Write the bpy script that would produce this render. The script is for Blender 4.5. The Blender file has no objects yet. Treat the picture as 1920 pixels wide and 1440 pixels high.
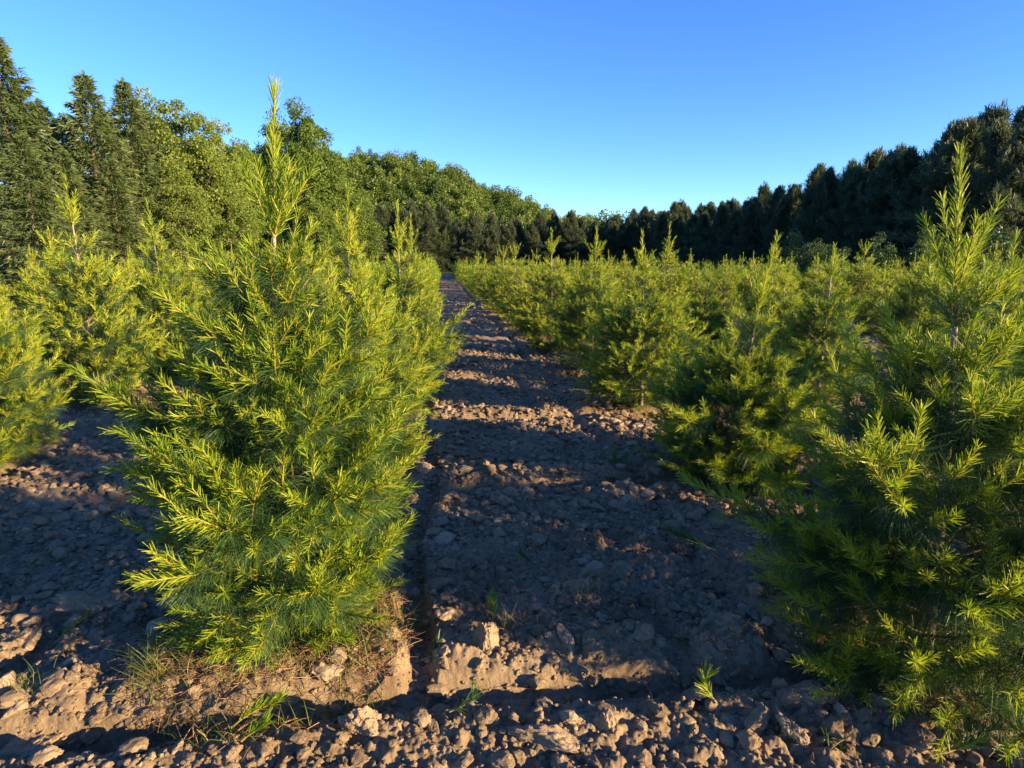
import bpy, bmesh, math, random
import numpy as np
from mathutils import Vector

SC = bpy.context.scene
COL = SC.collection
R = math.radians

# ------------------------------------------------------------------ camera model (photo pixels 1920x1440)
F, CX, CY, PITCH, EYE = 1150.0, 960.0, 720.0, R(11.1), 1.5
def ray(px, py):
    a, b = (px - CX) / F, (CY - py) / F
    c, s = math.cos(PITCH), math.sin(PITCH)
    return a, c + b * s, -s + b * c
def ground(px, py, z=0.0):
    x, y, zz = ray(px, py)
    k = (z - EYE) / zz
    return x * k, y * k
def place(px, py, dist):
    """where a tree whose tip is seen at px,py stands when it is dist metres off, and how tall it is"""
    x, y, z = ray(px, py)
    h = math.hypot(x, y)
    return x / h * dist, y / h * dist, EYE + dist * z / h
YAW = R(6.5)
def st(s, t):                       # row coordinates -> world
    return -math.sin(YAW) * s + math.cos(YAW) * t, math.cos(YAW) * s + math.sin(YAW) * t
def to_st(x, y):
    return -math.sin(YAW) * x + math.cos(YAW) * y, math.cos(YAW) * x + math.sin(YAW) * y

# ------------------------------------------------------------------ noise
def _h(ix, iy, seed):
    n = (ix.astype(np.int64) * 374761393 + iy.astype(np.int64) * 668265263 + seed * 1442695041) & 0xFFFFFFFF
    n = ((n ^ (n >> 13)) * 1274126177) & 0xFFFFFFFF
    n = ((n ^ (n >> 16)) * 2246822519) & 0xFFFFFFFF
    return ((n ^ (n >> 15)) & 0xFFFFFF) / float(0xFFFFFF)
def vnoise(x, y, seed=0):
    ix, iy = np.floor(x), np.floor(y)
    fx, fy = x - ix, y - iy
    ux, uy = fx * fx * (3 - 2 * fx), fy * fy * (3 - 2 * fy)
    a, b, c, d = _h(ix, iy, seed), _h(ix + 1, iy, seed), _h(ix, iy + 1, seed), _h(ix + 1, iy + 1, seed)
    return (a + (b - a) * ux) * (1 - uy) + (c + (d - c) * ux) * uy
def fbm(x, y, seed=0, o=4):
    v, a, tot = 0, 1.0, 0
    for i in range(o):
        v = v + a * (vnoise(x, y, seed + i * 17) - .5); tot += a
        a *= .5; x, y = x * 2.03 + 3.1, y * 2.03 - 1.7
    return v / tot * 2
def vnoise3(p, seed=0):
    i = np.floor(p); f = p - i; u = f * f * (3 - 2 * f)
    out = 0
    for dx in (0, 1):
        for dy in (0, 1):
            for dz in (0, 1):
                w = (u[:, 0] if dx else 1 - u[:, 0]) * (u[:, 1] if dy else 1 - u[:, 1]) * (u[:, 2] if dz else 1 - u[:, 2])
                out = out + w * _h(i[:, 0] + dx + 57 * (i[:, 2] + dz), i[:, 1] + dy + 131 * (i[:, 2] + dz), seed)
    return out
def fbm3(p, seed=0, o=3):
    v, a, tot = 0, 1.0, 0
    for k in range(o):
        v = v + a * (vnoise3(p, seed + 13 * k) - .5); tot += a; a *= .55; p = p * 2.1 + 5.3
    return v / tot * 2
def clods(x, y, cell, seed):
    """lumpy clods: blunt-topped, sharp-edged domes on a jittered grid"""
    X, Y = x / cell, y / cell
    ix, iy = np.floor(X), np.floor(Y)
    out = np.zeros_like(X)
    for dx in (-1, 0, 1):
        for dy in (-1, 0, 1):
            jx, jy = ix + dx, iy + dy
            cx, cy = jx + _h(jx, jy, seed), jy + _h(jx, jy, seed + 1)
            rr = .35 + .5 * _h(jx, jy, seed + 2)
            hh = _h(jx, jy, seed + 3)
            an = _h(jx, jy, seed + 4) * 3.14159
            ex = (X - cx) * np.cos(an) + (Y - cy) * np.sin(an)
            ey = (-(X - cx) * np.sin(an) + (Y - cy) * np.cos(an)) * (1.0 + .8 * _h(jx, jy, seed + 5))
            d = (np.abs(ex) ** 1.5 + np.abs(ey) ** 1.5) ** (1 / 1.5) / rr
            tilt = 1 + .7 * (ex * (_h(jx, jy, seed + 6) - .5) + ey * (_h(jx, jy, seed + 7) - .5)) / rr
            v = hh * rr * np.clip(1.35 * (1 - d ** 2.4), 0, 1) * tilt
            out = np.maximum(out, v)
    return out * cell
def sstep(a, b, x):
    u = np.clip((x - a) / (b - a), 0, 1)
    return u * u * (3 - 2 * u)

# ------------------------------------------------------------------ mesh helpers
def add_mesh(name, verts, groups, mats, attr=None, smooth=True):
    """groups: list of (faces (M,k) int array, material index)"""
    me = bpy.data.meshes.new(name)
    verts = np.ascontiguousarray(verts, np.float32)
    me.vertices.add(len(verts)); me.vertices.foreach_set('co', verts.ravel())
    nl = sum(f.size for f, _ in groups); npoly = sum(len(f) for f, _ in groups)
    me.loops.add(nl); me.polygons.add(npoly)
    me.loops.foreach_set('vertex_index', np.concatenate([f.ravel() for f, _ in groups]).astype(np.int32))
    st_, mi, o = [], [], 0
    for f, m in groups:
        k = f.shape[1]
        st_.append(o + np.arange(len(f)) * k); o += f.size
        mi.append(np.full(len(f), m))
    me.polygons.foreach_set('loop_start', np.concatenate(st_).astype(np.int32))
    me.polygons.foreach_set('material_index', np.concatenate(mi).astype(np.int32))
    for m in mats: me.materials.append(m)
    if attr is not None:
        a = me.attributes.new('v', 'FLOAT', 'FACE')
        a.data.foreach_set('value', np.ascontiguousarray(attr, np.float32))
    me.update(calc_edges=True)
    if not smooth: me.shade_flat()
    return me
class MB:
    """collects pieces of ONE part"""
    def __init__(self): self.v, self.g, self.a, self.n = [], [], [], 0
    def add(self, verts, faces, mi=0, attr=0.5):
        if len(faces) == 0: return
        self.v.append(verts); self.g.append((faces + self.n, mi)); self.n += len(verts)
        self.a.append(np.broadcast_to(np.asarray(attr, float), (len(faces),)))
    def mesh(self, name, mats, smooth=True):
        return add_mesh(name, np.concatenate(self.v), self.g, mats, np.concatenate(self.a), smooth)
def unit(v):
    return v / np.maximum(np.linalg.norm(v, axis=-1, keepdims=True), 1e-9)
def blades(P, D, L, W, rng, droop=None, tip=.45):
    """flat tapering needles; with droop they bend half way"""
    n = len(P)
    L = np.broadcast_to(np.asarray(L, float), (n,))[:, None]; W = np.broadcast_to(np.asarray(W, float), (n,))[:, None]
    side = unit(np.cross(D, rng.normal(size=(n, 3))))
    i = np.arange(n)
    if droop is None:
        v = np.stack([P - side * W / 2, P + side * W / 2, P + D * L + side * W * tip / 2, P + D * L - side * W * tip / 2], 1).reshape(-1, 3)
        return v, (i[:, None] * 4 + np.arange(4))
    M = P + D * L * .55
    D2 = unit(D + np.array([0, 0, -1.0]) * np.broadcast_to(np.asarray(droop, float), (n,))[:, None])
    T = M + D2 * L * .45
    v = np.stack([P - side * W / 2, P + side * W / 2, M + side * W / 2, M - side * W / 2, T + side * W * tip / 2, T - side * W * tip / 2], 1).reshape(-1, 3)
    f = np.concatenate([i[:, None] * 6 + np.array([0, 1, 2, 3]), i[:, None] * 6 + np.array([3, 2, 4, 5])])
    return v, f
def leaves(P, D, L, W, rng):
    n = len(P)
    L = np.broadcast_to(np.asarray(L, float), (n,))[:, None]; W = np.broadcast_to(np.asarray(W, float), (n,))[:, None]
    side = unit(np.cross(D, rng.normal(size=(n, 3))))
    nn = unit(np.cross(D, side))
    v = np.stack([P, P + D * L * .5 + side * W / 2 + nn * L * .08, P + D * L, P + D * L * .5 - side * W / 2 + nn * L * .08], 1).reshape(-1, 3)
    return v, np.arange(n)[:, None] * 4 + np.arange(4)
def tubes(A, B, ra, rb, sides=5):
    n = len(A)
    D = unit(B - A)
    ref = np.where(np.abs(D[:, 2:3]) > .9, np.array([[1.0, 0, 0]]), np.array([[0, 0, 1.0]]))
    U = unit(np.cross(D, ref)); V = np.cross(D, U)
    an = np.arange(sides) * 2 * math.pi / sides
    ring = U[:, None] * np.cos(an)[None, :, None] + V[:, None] * np.sin(an)[None, :, None]
    ra = np.broadcast_to(np.asarray(ra, float), (n,))[:, None, None]; rb = np.broadcast_to(np.asarray(rb, float), (n,))[:, None, None]
    v = np.concatenate([A[:, None] + ring * ra, B[:, None] + ring * rb], 1).reshape(-1, 3)
    j = np.arange(sides); k = (j + 1) % sides
    q = np.stack([j, k, k + sides, j + sides], 1)
    f = (np.arange(n)[:, None, None] * 2 * sides + q[None]).reshape(-1, 4)
    return v, f
def pole(pts, rad, sides=9):
    pts = np.asarray(pts, float); m = len(pts)
    an = np.arange(sides) * 2 * math.pi / sides
    ring = np.stack([np.cos(an), np.sin(an), 0 * an], 1)
    v = (pts[:, None] + ring[None] * np.asarray(rad)[:, None, None]).reshape(-1, 3)
    j = np.arange(sides); k = (j + 1) % sides
    q = np.stack([j, k, k + sides, j + sides], 1)
    return v, (np.arange(m - 1)[:, None, None] * sides + q[None]).reshape(-1, 4)

# ------------------------------------------------------------------ objects
def put(name, data, parent=None, loc=None):
    o = bpy.data.objects.new(name, data); COL.objects.link(o)
    if parent: o.parent = parent
    if loc is not None: o.location = loc
    return o
def tag(o, label, cat, group=None):
    o['label'] = label; o['category'] = cat
    if group: o['group'] = group
    return o
def build_thing(name, parts, loc, rz=0.0, sc=1.0, tilt=0.0):
    """parts: [(part name, mesh, [(sub-part name, mesh), ...]), ...]; one mesh alone becomes the thing itself"""
    if not isinstance(parts, list):
        o = put(name, parts, None, loc)
    else:
        o = put(name, None, None, loc)
        o.empty_display_size = .2
        for pn, me, subs in parts:
            p = put(pn, me, o)
            for sn, sm in subs: put(sn, sm, p)
    o.rotation_euler = (tilt * math.cos(rz * 3), tilt * math.sin(rz * 3), rz); o.scale = (sc, sc, sc) if not isinstance(sc, tuple) else sc
    return o

# ------------------------------------------------------------------ materials
def new_mat(name):
    m = bpy.data.materials.new(name); m.use_nodes = True
    nt = m.node_tree; nt.nodes.clear()
    return m, nt, nt.nodes.new('ShaderNodeOutputMaterial')
def foliage(name, c0, c1, trans=.35, tcol=None, rough=.5, spec=.35, var=.3):
    m, nt, out = new_mat(name)
    N, L = nt.nodes, nt.links
    at = N.new('ShaderNodeAttribute'); at.attribute_name = 'v'
    oi = N.new('ShaderNodeObjectInfo')
    ad = N.new('ShaderNodeMath'); ad.operation = 'MULTIPLY_ADD'; ad.inputs[1].default_value = var; L.new(oi.outputs['Random'], ad.inputs[0])
    sb = N.new('ShaderNodeMath'); sb.operation = 'ADD'; L.new(at.outputs['Fac'], ad.inputs[2]); L.new(ad.outputs[0], sb.inputs[0]); sb.inputs[1].default_value = -var / 2; sb.use_clamp = True
    mx = N.new('ShaderNodeMix'); mx.data_type = 'RGBA'
    L.new(sb.outputs[0], mx.inputs['Factor']); mx.inputs['A'].default_value = (*c0, 1); mx.inputs['B'].default_value = (*c1, 1)
    p = N.new('ShaderNodeBsdfPrincipled'); L.new(mx.outputs['Result'], p.inputs['Base Color'])
    p.inputs['Roughness'].default_value = rough; p.inputs['Specular IOR Level'].default_value = spec
    t = N.new('ShaderNodeBsdfTranslucent')
    if tcol:
        m2 = N.new('ShaderNodeMix'); m2.data_type = 'RGBA'; m2.blend_type = 'MULTIPLY'; m2.inputs['Factor'].default_value = 1
        L.new(mx.outputs['Result'], m2.inputs['A']); m2.inputs['B'].default_value = (*tcol, 1); L.new(m2.outputs['Result'], t.inputs['Color'])
    else: L.new(mx.outputs['Result'], t.inputs['Color'])
    ms = N.new('ShaderNodeMixShader'); ms.inputs[0].default_value = trans
    L.new(p.outputs[0], ms.inputs[1]); L.new(t.outputs[0], ms.inputs[2]); L.new(ms.outputs[0], out.inputs[0])
    return m
def bark(name, c0, c1, scale=30, rough=.85):
    m, nt, out = new_mat(name)
    N, L = nt.nodes, nt.links
    tc = N.new('ShaderNodeTexCoord'); no = N.new('ShaderNodeTexNoise'); no.inputs['Scale'].default_value = scale; no.inputs['Detail'].default_value = 6
    mp = N.new('ShaderNodeMapping'); mp.inputs['Scale'].default_value = (1, 1, .35)
    L.new(tc.outputs['Object'], mp.inputs[0]); L.new(mp.outputs[0], no.inputs['Vector'])
    mx = N.new('ShaderNodeMix'); mx.data_type = 'RGBA'; L.new(no.outputs['Fac'], mx.inputs['Factor'])
    mx.inputs['A'].default_value = (*c0, 1); mx.inputs['B'].default_value = (*c1, 1)
    p = N.new('ShaderNodeBsdfPrincipled'); p.inputs['Roughness'].default_value = rough; L.new(mx.outputs['Result'], p.inputs['Base Color'])
    b = N.new('ShaderNodeBump'); b.inputs['Strength'].default_value = .5; b.inputs['Distance'].default_value = .01; L.new(no.outputs['Fac'], b.inputs['Height']); L.new(b.outputs[0], p.inputs['Normal'])
    L.new(p.outputs[0], out.inputs[0])
    return m
def soil_mat(name, grass=False, c0=(.088, .066, .04), c1=(.2, .152, .096), c2=(.33, .258, .172)):
    m, nt, out = new_mat(name)
    N, L = nt.nodes, nt.links
    tc = N.new('ShaderNodeTexCoord')
    def noise(s, d, r=.6):
        n = N.new('ShaderNodeTexNoise'); n.inputs['Scale'].default_value = s; n.inputs['Detail'].default_value = d; n.inputs['Roughness'].default_value = r
        L.new(tc.outputs['Object'], n.inputs['Vector']); return n
    n1, n2, n3 = noise(3.2, 8), noise(45, 6, .7), noise(260, 3, .7)
    ramp = N.new('ShaderNodeValToRGB'); e = ramp.color_ramp.elements
    e[0].position = .32; e[0].color = (*c0, 1); e[1].position = .7; e[1].color = (*c2, 1)
    k = e.new(.5); k.color = (*c1, 1)
    ma = N.new('ShaderNodeMath'); ma.operation = 'MULTIPLY_ADD'; ma.inputs[1].default_value = .5; L.new(n2.outputs['Fac'], ma.inputs[0])
    mb = N.new('ShaderNodeMath'); mb.operation = 'MULTIPLY'; mb.inputs[1].default_value = .5; L.new(n1.outputs['Fac'], mb.inputs[0]); L.new(mb.outputs[0], ma.inputs[2])
    L.new(ma.outputs[0], ramp.inputs[0])
    col = ramp.outputs[0]
    if grass:
        at = N.new('ShaderNodeAttribute'); at.attribute_name = 'cover'
        gm = N.new('ShaderNodeMix'); gm.data_type = 'RGBA'; L.new(n2.outputs['Fac'], gm.inputs['Factor'])
        gm.inputs['A'].default_value = (.05, .08, .015, 1); gm.inputs['B'].default_value = (.16, .17, .04, 1)
        mx = N.new('ShaderNodeMix'); mx.data_type = 'RGBA'; L.new(at.outputs['Fac'], mx.inputs['Factor']); L.new(col, mx.inputs['A']); L.new(gm.outputs['Result'], mx.inputs['B'])
        lt = N.new('ShaderNodeAttribute'); lt.attribute_name = 'litter'
        m3 = N.new('ShaderNodeMix'); m3.data_type = 'RGBA'; L.new(lt.outputs['Fac'], m3.inputs['Factor']); L.new(mx.outputs['Result'], m3.inputs['A'])
        lm = N.new('ShaderNodeMix'); lm.data_type = 'RGBA'; L.new(n3.outputs['Fac'], lm.inputs['Factor']); lm.inputs['A'].default_value = (.06, .036, .02, 1); lm.inputs['B'].default_value = (.21, .13, .07, 1)
        L.new(lm.outputs['Result'], m3.inputs['B'])
        col = m3.outputs['Result']
    p = N.new('ShaderNodeBsdfPrincipled'); p.inputs['Roughness'].default_value = .95; p.inputs['Specular IOR Level'].default_value = .15
    L.new(col, p.inputs['Base Color'])
    b1 = N.new('ShaderNodeBump'); b1.inputs['Strength'].default_value = .7; b1.inputs['Distance'].default_value = .012; L.new(n2.outputs['Fac'], b1.inputs['Height'])
    b2 = N.new('ShaderNodeBump'); b2.inputs['Strength'].default_value = .6; b2.inputs['Distance'].default_value = .003; L.new(n3.outputs['Fac'], b2.inputs['Height']); L.new(b1.outputs[0], b2.inputs['Normal'])
    L.new(b2.outputs[0], p.inputs['Normal']); L.new(p.outputs[0], out.inputs[0])
    return m

M_NEW = foliage('new_needles', (.115, .215, .015), (.375, .455, .032), .36, (1.1, 1.1, .6), var=.45)
M_SHOOT = foliage('shoot_axis', (.22, .2, .03), (.36, .27, .05), .1)
M_OLD = foliage('old_needles', (.022, .075, .024), (.085, .165, .05), .3, (1.2, 1.2, .6), .42)
M_TWIG = bark('young_twig_bark', (.17, .13, .06), (.33, .26, .13), 60)
M_YTRUNK = bark('young_pine_bark', (.16, .14, .09), (.36, .31, .22), 40)
M_SPRUCE = foliage('spruce_needles', (.045, .09, .027), (.14, .185, .06), .3)
M_BARK = bark('old_bark', (.05, .04, .03), (.14, .11, .08), 6)
M_DPINE = foliage('mature_pine_needles', (.03, .062, .034), (.11, .14, .06), .4)
M_LEAF_Y = foliage('pale_leaves', (.085, .15, .018), (.22, .28, .055), .4, (1.2, 1.15, .6), var=.5)
M_LEAF_G = foliage('green_leaves', (.06, .12, .014), (.17, .24, .04), .35, (1.2, 1.15, .6), var=.5)
M_LEAF_H = foliage('hill_leaves', (.035, .085, .014), (.15, .21, .032), .3, var=.8)
M_LEAF_B = foliage('bare_twig_leaves', (.1, .08, .04), (.19, .15, .08), .3)
M_SAPL = foliage('sapling_leaves', (.03, .07, .02), (.07, .13, .035), .4)
M_GROUND = soil_mat('tilled_soil', True)
M_CLOD = soil_mat('soil_clod')
M_CLOD2 = soil_mat('pale_clod', False, (.14, .106, .068), (.27, .208, .138), (.41, .325, .225))
M_STONE = soil_mat('field_stone', False, (.075, .056, .044), (.12, .094, .075), (.17, .14, .115))
M_LITTER = foliage('dead_needles', (.16, .08, .035), (.38, .23, .12), .1)
M_GRASS = foliage('grass_blades', (.05, .1, .012), (.17, .22, .04), .35)
M_STRAW = foliage('dry_grass', (.2, .15, .06), (.42, .33, .17), .2)

# ------------------------------------------------------------------ ground
T_HERO, T_RIGHT, STEP = -.64, 1.83, 2.0
ROWS = [-13.6, -11.1, -8.6, -6.1, -3.6, T_HERO] + [T_RIGHT + 2.45 * k for k in range(14)]
def hill(x, y):
    r = np.hypot(x, y); az = np.degrees(np.arctan2(x, y))
    prof = np.interp(az, [-60, -35, -22, -13, -8, -2, 2, 5, 8, 14], [14, 22, 27, 28, 26, 18.5, 12, 8, 4, 0])
    return prof * sstep(135, 225, r)
def row_off(t):
    """signed offset to the nearest row line"""
    best = None
    for rt in ROWS:
        d = t - rt
        best = d if best is None else np.where(np.abs(d) < np.abs(best), d, best)
    return best
def height(x, y, fine=True):
    x = np.asarray(x, float); y = np.asarray(y, float)
    s, t = to_st(x, y)
    wob = .09 * fbm(s * .7, t * .7, 5, 2) + .03 * fbm(s * 4, t * 4, 6, 2)
    d = row_off(t + wob)
    field = sstep(-16, -14.5, t) * (1 - sstep(35, 37, t)) * (1 - sstep(92, 98, s))
    us = (s - 1.93 + .08 * fbm(s * 1.5, t * 1.5, 13, 2)) % STEP
    isl = (1 - sstep(.34, .5, np.abs(d + .07 * fbm(s * 2, t * 2, 8, 2)))) * sstep(0, .08, us) * (1 - sstep(.95, 1.3, us))
    h = .05 * fbm(s * .35, t * .35, 1, 3) + .03 * isl * field
    # tracks along the rows
    k1 = np.exp(-((d - .5) / .055) ** 4) * (1 - .8 * sstep(3, 8, s)); k2 = np.exp(-((d + .9) / .06) ** 4) * (.15 + .85 * sstep(.35, .7, vnoise(s * .55, t * 0, 41))) * (1 - .75 * sstep(5, 12, s))
    k4 = np.exp(-((d + .52) / .06) ** 4) * vnoise(s * .6, t * 0 + 7, 44)
    for k_ in (k1, k2, k4): k_ *= sstep(1.78, 1.9, s)
    # tracks across the rows
    sw = s + .06 * fbm(t * .8, s * .3, 11, 2) - .02 * t
    cs = (sw - 1.88 + STEP / 2) % STEP - STEP / 2
    k3 = np.exp(-((cs) / .065) ** 4) * (.55 + .6 * vnoise(t * 1.1, s * 0 + np.floor((sw - .9) / STEP), 31))
    ridge = np.exp(-((cs - .2) / .12) ** 2) * .05 + np.exp(-((cs + .17) / .1) ** 2) * .025
    tr = np.clip(np.maximum(np.maximum(.8 * k1, k4 * .8), np.maximum(.8 * k2, k3)), 0, 1.1)
    rough = (1 - .9 * np.clip(tr, 0, 1)) * (1 - .35 * isl) * field * (1 - .8 * np.exp(-(cs / .13) ** 2))
    h = h + field * (ridge * (.6 + .8 * vnoise(s * 3, t * 3, 77)) - .085 * tr)
    if fine:
        amp = .55 + .9 * vnoise(s * 1.3, t * 1.3, 21)
        wx, wy = x + .02 * fbm(x * 9, y * 9, 3, 2), y + .02 * fbm(x * 9 + 40, y * 9, 4, 2)
        h = h + rough * amp * (.22 * clods(wx, wy, .15, 100) + .42 * clods(wx, wy, .07, 200) + .6 * clods(x, y, .034, 300))
        h = h + (.35 + rough) * .02 * fbm(x * 24, y * 24, 50, 5)
    else:
        h = h + rough * .03
    return h + hill(x, y), isl * field, 1 - field
def build_ground():
    a1 = np.arange(-R(60), R(60), .0021)
    a2 = np.linspace(R(60), R(300), 70)
    az = np.concatenate([a1, a2[:-1]])
    rr = [.05, .2, .4, .6, .8, .95]
    while rr[-1] < 900:
        r = rr[-1]
        rr.append(r + r * (.0031 if r < 5 else .0045 if r < 9 else .008 if r < 20 else .02 if r < 130 else .04))
    rr = np.array(rr)
    RR, AA = np.meshgrid(rr, az, indexing='ij')
    X, Y = RR * np.sin(AA), RR * np.cos(AA)
    x, y = X.ravel(), Y.ravel()
    z, isl, gr = height(x, y)
    nr, na = len(rr), len(az)
    i = np.arange(nr - 1)[:, None] * na; j = np.arange(na)[None]; k = (j + 1) % na
    q = np.stack([i + j, i + k, i + na + k, i + na + j], -1).reshape(-1, 4)
    me = add_mesh('ground', np.stack([x, y, z], 1), [(q[:, ::-1], 0)], [M_GROUND])
    for nme, val in (('cover', gr), ('litter', isl * sstep(.25, .6, vnoise(x * 6, y * 6, 61)) * .85 * (1 - gr))):
        a = me.attributes.new(nme, 'FLOAT', 'POINT'); a.data.foreach_set('value', val.astype(np.float32))
    o = put('ground', me); o['kind'] = 'structure'
build_ground()
def gz(x, y, fine=False):
    return float(height(np.array([x]), np.array([y]), fine)[0][0])

# ------------------------------------------------------------------ soil clods
def rock_shapes(sub, n, seed, rough=.1):
    bm = bmesh.new(); bmesh.ops.create_icosphere(bm, subdivisions=sub, radius=1)
    V = np.array([v.co[:] for v in bm.verts]); Fc = np.array([[v.index for v in f.verts] for f in bm.faces]); bm.free()
    rng = np.random.default_rng(seed); out = []
    for _ in range(n):
        pn = unit(rng.normal(size=(11, 3))); ph = rng.uniform(.5, .95, 11)
        dt = V @ pn.T
        r = np.min(np.where(dt > .05, ph / np.maximum(dt, .05), 9), 1)
        r = np.minimum(r, 1.15)
        q = V * 2.3 + rng.uniform(0, 50, 3)
        nz = fbm3(q, 7, 3) + .5 * fbm3(q * 3, 9, 2)
        r = r * (1 + rough * 2 * nz)
        out.append((V * r[:, None]) * rng.uniform(.75, 1.2, 3))
    return out, Fc
def scatter_clods():
    rng = np.random.default_rng(4)
    mb = MB()
    big, Fb = rock_shapes(3, 10, 1, .13); small, Fs = rock_shapes(2, 10, 2, .16)
    def lay(n, r0, r1, a0, a1, smin, smax, pw, shapes, Fc, mi):
        u = rng.uniform(size=n)
        r = np.sqrt(r0 ** 2 + u * (r1 ** 2 - r0 ** 2)); a = rng.uniform(R(a0), R(a1), n)
        x, y = r * np.sin(a), r * np.cos(a)
        hh, isl, gr = height(x, y); h0 = height(x, y, False)[0]
        s, t = to_st(x, y)
        den = .35 + .9 * vnoise(s * 2.2, t * 2.2, 91)
        keep = (rng.uniform(size=n) < den * (1 - .2 * isl)) & (gr < .3) & (h0 > -.045) 
        x, y, hh = x[keep], y[keep], hh[keep]
        m = len(x); sz = smin * (1 - rng.uniform(size=m) * (1 - (smin / smax) ** pw)) ** (-1 / pw)
        for k in range(len(shapes)):
            sel = np.arange(m) % len(shapes) == k
            if not sel.any(): continue
            V = shapes[k]; q = sel.sum(); S = sz[sel]
            e = rng.uniform(0, 6.283, q); tl = rng.normal(0, .45, q)
            ca, sa = np.cos(e), np.sin(e)
            vx = V[None, :, 0] * ca[:, None] - V[None, :, 1] * sa[:, None]; vy = V[None, :, 0] * sa[:, None] + V[None, :, 1] * ca[:, None]; vz = V[None, :, 2] * np.ones((q, 1))
            ct, s2 = np.cos(tl)[:, None], np.sin(tl)[:, None]
            vy, vz = vy * ct - vz * s2, vy * s2 + vz * ct
            f = rng.uniform(.45, .85, q)[:, None]
            W = np.stack([vx * S[:, None] + x[sel][:, None], vy * S[:, None] + y[sel][:, None], vz * S[:, None] * f + (hh[sel] + S * .25)[:, None]], -1).reshape(-1, 3)
            fc = (np.arange(q)[:, None, None] * len(V) + Fc[None]).reshape(-1, 3)
            mb.add(W, fc, mi)
    lay(2600, 1.3, 5, -50, 46, .02, .06, 2.2, big, Fb, 0)
    lay(420, 1.3, 6, -50, 46, .025, .07, 2.2, big, Fb, 1)
    lay(32000, 1.3, 4.2, -50, 46, .005, .02, 1.5, small, Fs, 0)
    lay(3500, 1.3, 4.5, -50, 46, .007, .022, 1.6, small, Fs, 1)
    lay(2600, 3.2, 10, -46, 34, .022, .055, 2.2, big, Fb, 0)
    lay(5000, 2.5, 10, -46, 32, .012, .05, 2.0, small, Fs, 1)
    lay(17000, 4, 11, -46, 30, .014, .05, 1.8, small, Fs, 0)
    lay(3000, 11, 30, -30, 14, .03, .08, 2, small, Fs, 0)
    o = put('soil_crumbs', mb.mesh('soil_crumbs', [M_CLOD, M_CLOD2], False)); o['kind'] = 'stuff'
    o['label'] = 'loose grey brown crumbs and clods of tilled earth'
scatter_clods()

# ------------------------------------------------------------------ young white pine
LODS = {0: dict(sp=.0034, spo=.0019, k=2, w=1.0, sides=6), 1: dict(sp=.0062, spo=.0044, k=2, w=1.6, sides=4),
        2: dict(sp=.015, spo=.02, k=2, w=3.0, sides=3), 3: dict(sp=.036, spo=.055, k=2, w=6, sides=3)}
def rot_about(v, axis, ang):
    c, s = math.cos(ang), math.sin(ang)
    return v * c + np.cross(axis, v) * s + axis * (axis @ v) * (1 - c)
UP = np.array([0, 0, 1.0])
def pine_units(seed, H, whorls, leader, lean=(0, 0), full=1.0, lead_shoots=0):
    """whorls: (height, reach, angle from vertical, branches, years). Returns growth units (a, b, ra, rb, age, cls)"""
    rng = random.Random(seed)
    U = []
    def nrm(v): return v / np.linalg.norm(v)
    def jit(v, a): return nrm(v + np.array([rng.gauss(0, a) for _ in range(3)]))
    def grow(p, d, years, L, order, up):
        for i in range(years):
            age = years - 1 - i
            ln = L * rng.uniform(.8, 1.2) * (.5 if order >= 3 and age == 0 and rng.random() < .4 else 1)
            if age == 0 and years > 1: ln *= 1.25
            d = nrm(jit(d, .07) + UP * (up if age else up + .2))
            b = p + d * ln
            if b[2] < .05 and d[2] < 0.05: d = nrm(d + UP * .35); b = p + d * ln
            U.append((p, b, .0016 + .0016 * age + .0006 * (3 - min(order, 3)), .0014 + .0014 * max(age - 1, 0), age, order))
            if age >= 1 and order < 4:
                n = rng.choice([2, 3, 3, 4]) if order == 1 else rng.choice([1, 2, 2])
                n = max(1, int(round(n * full)))
                sd = np.cross(d, UP); sd = sd / max(np.linalg.norm(sd), 1e-6)
                a0 = rng.uniform(0, 6.28)
                for q in range(n):
                    phi = a0 + q * 6.283 / n + rng.uniform(-.5, .5)
                    nv = np.cross(sd, d)
                    rad = sd * math.cos(phi) + nv * math.sin(phi) * (.8 if math.sin(phi) > 0 else .35)
                    dd = nrm(d * math.cos(.75) + nrm(rad) * math.sin(rng.uniform(.6, .9)))
                    grow(b, dd, age, L * rng.uniform(.62, .88), order + 1, up * 1.1)
            p = b
    def axis(z): 
        f = z / H
        return np.array([lean[0] * f * f, lean[1] * f * f, z])
    # trunk and leader
    ang = rng.uniform(0, 6.28)
    for (z, reach, th, nb, yrs) in whorls:
        for q in range(nb):
            phi = ang + q * 6.283 / nb + rng.uniform(-.3, .3)
            zz = z + rng.uniform(-.02, .02) * (1 if yrs == 1 else 1.8)
            t_ = R(th + rng.uniform(-8, 8))
            d = np.array([math.sin(t_) * math.cos(phi), math.sin(t_) * math.sin(phi), math.cos(t_)])
            rl = reach * rng.uniform(.78, 1.15)
            grow(axis(zz), d, yrs, rl / (yrs * .93), 1, .10 if th < 75 else .13)
        ang += 2.4
    return U, axis
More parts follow.
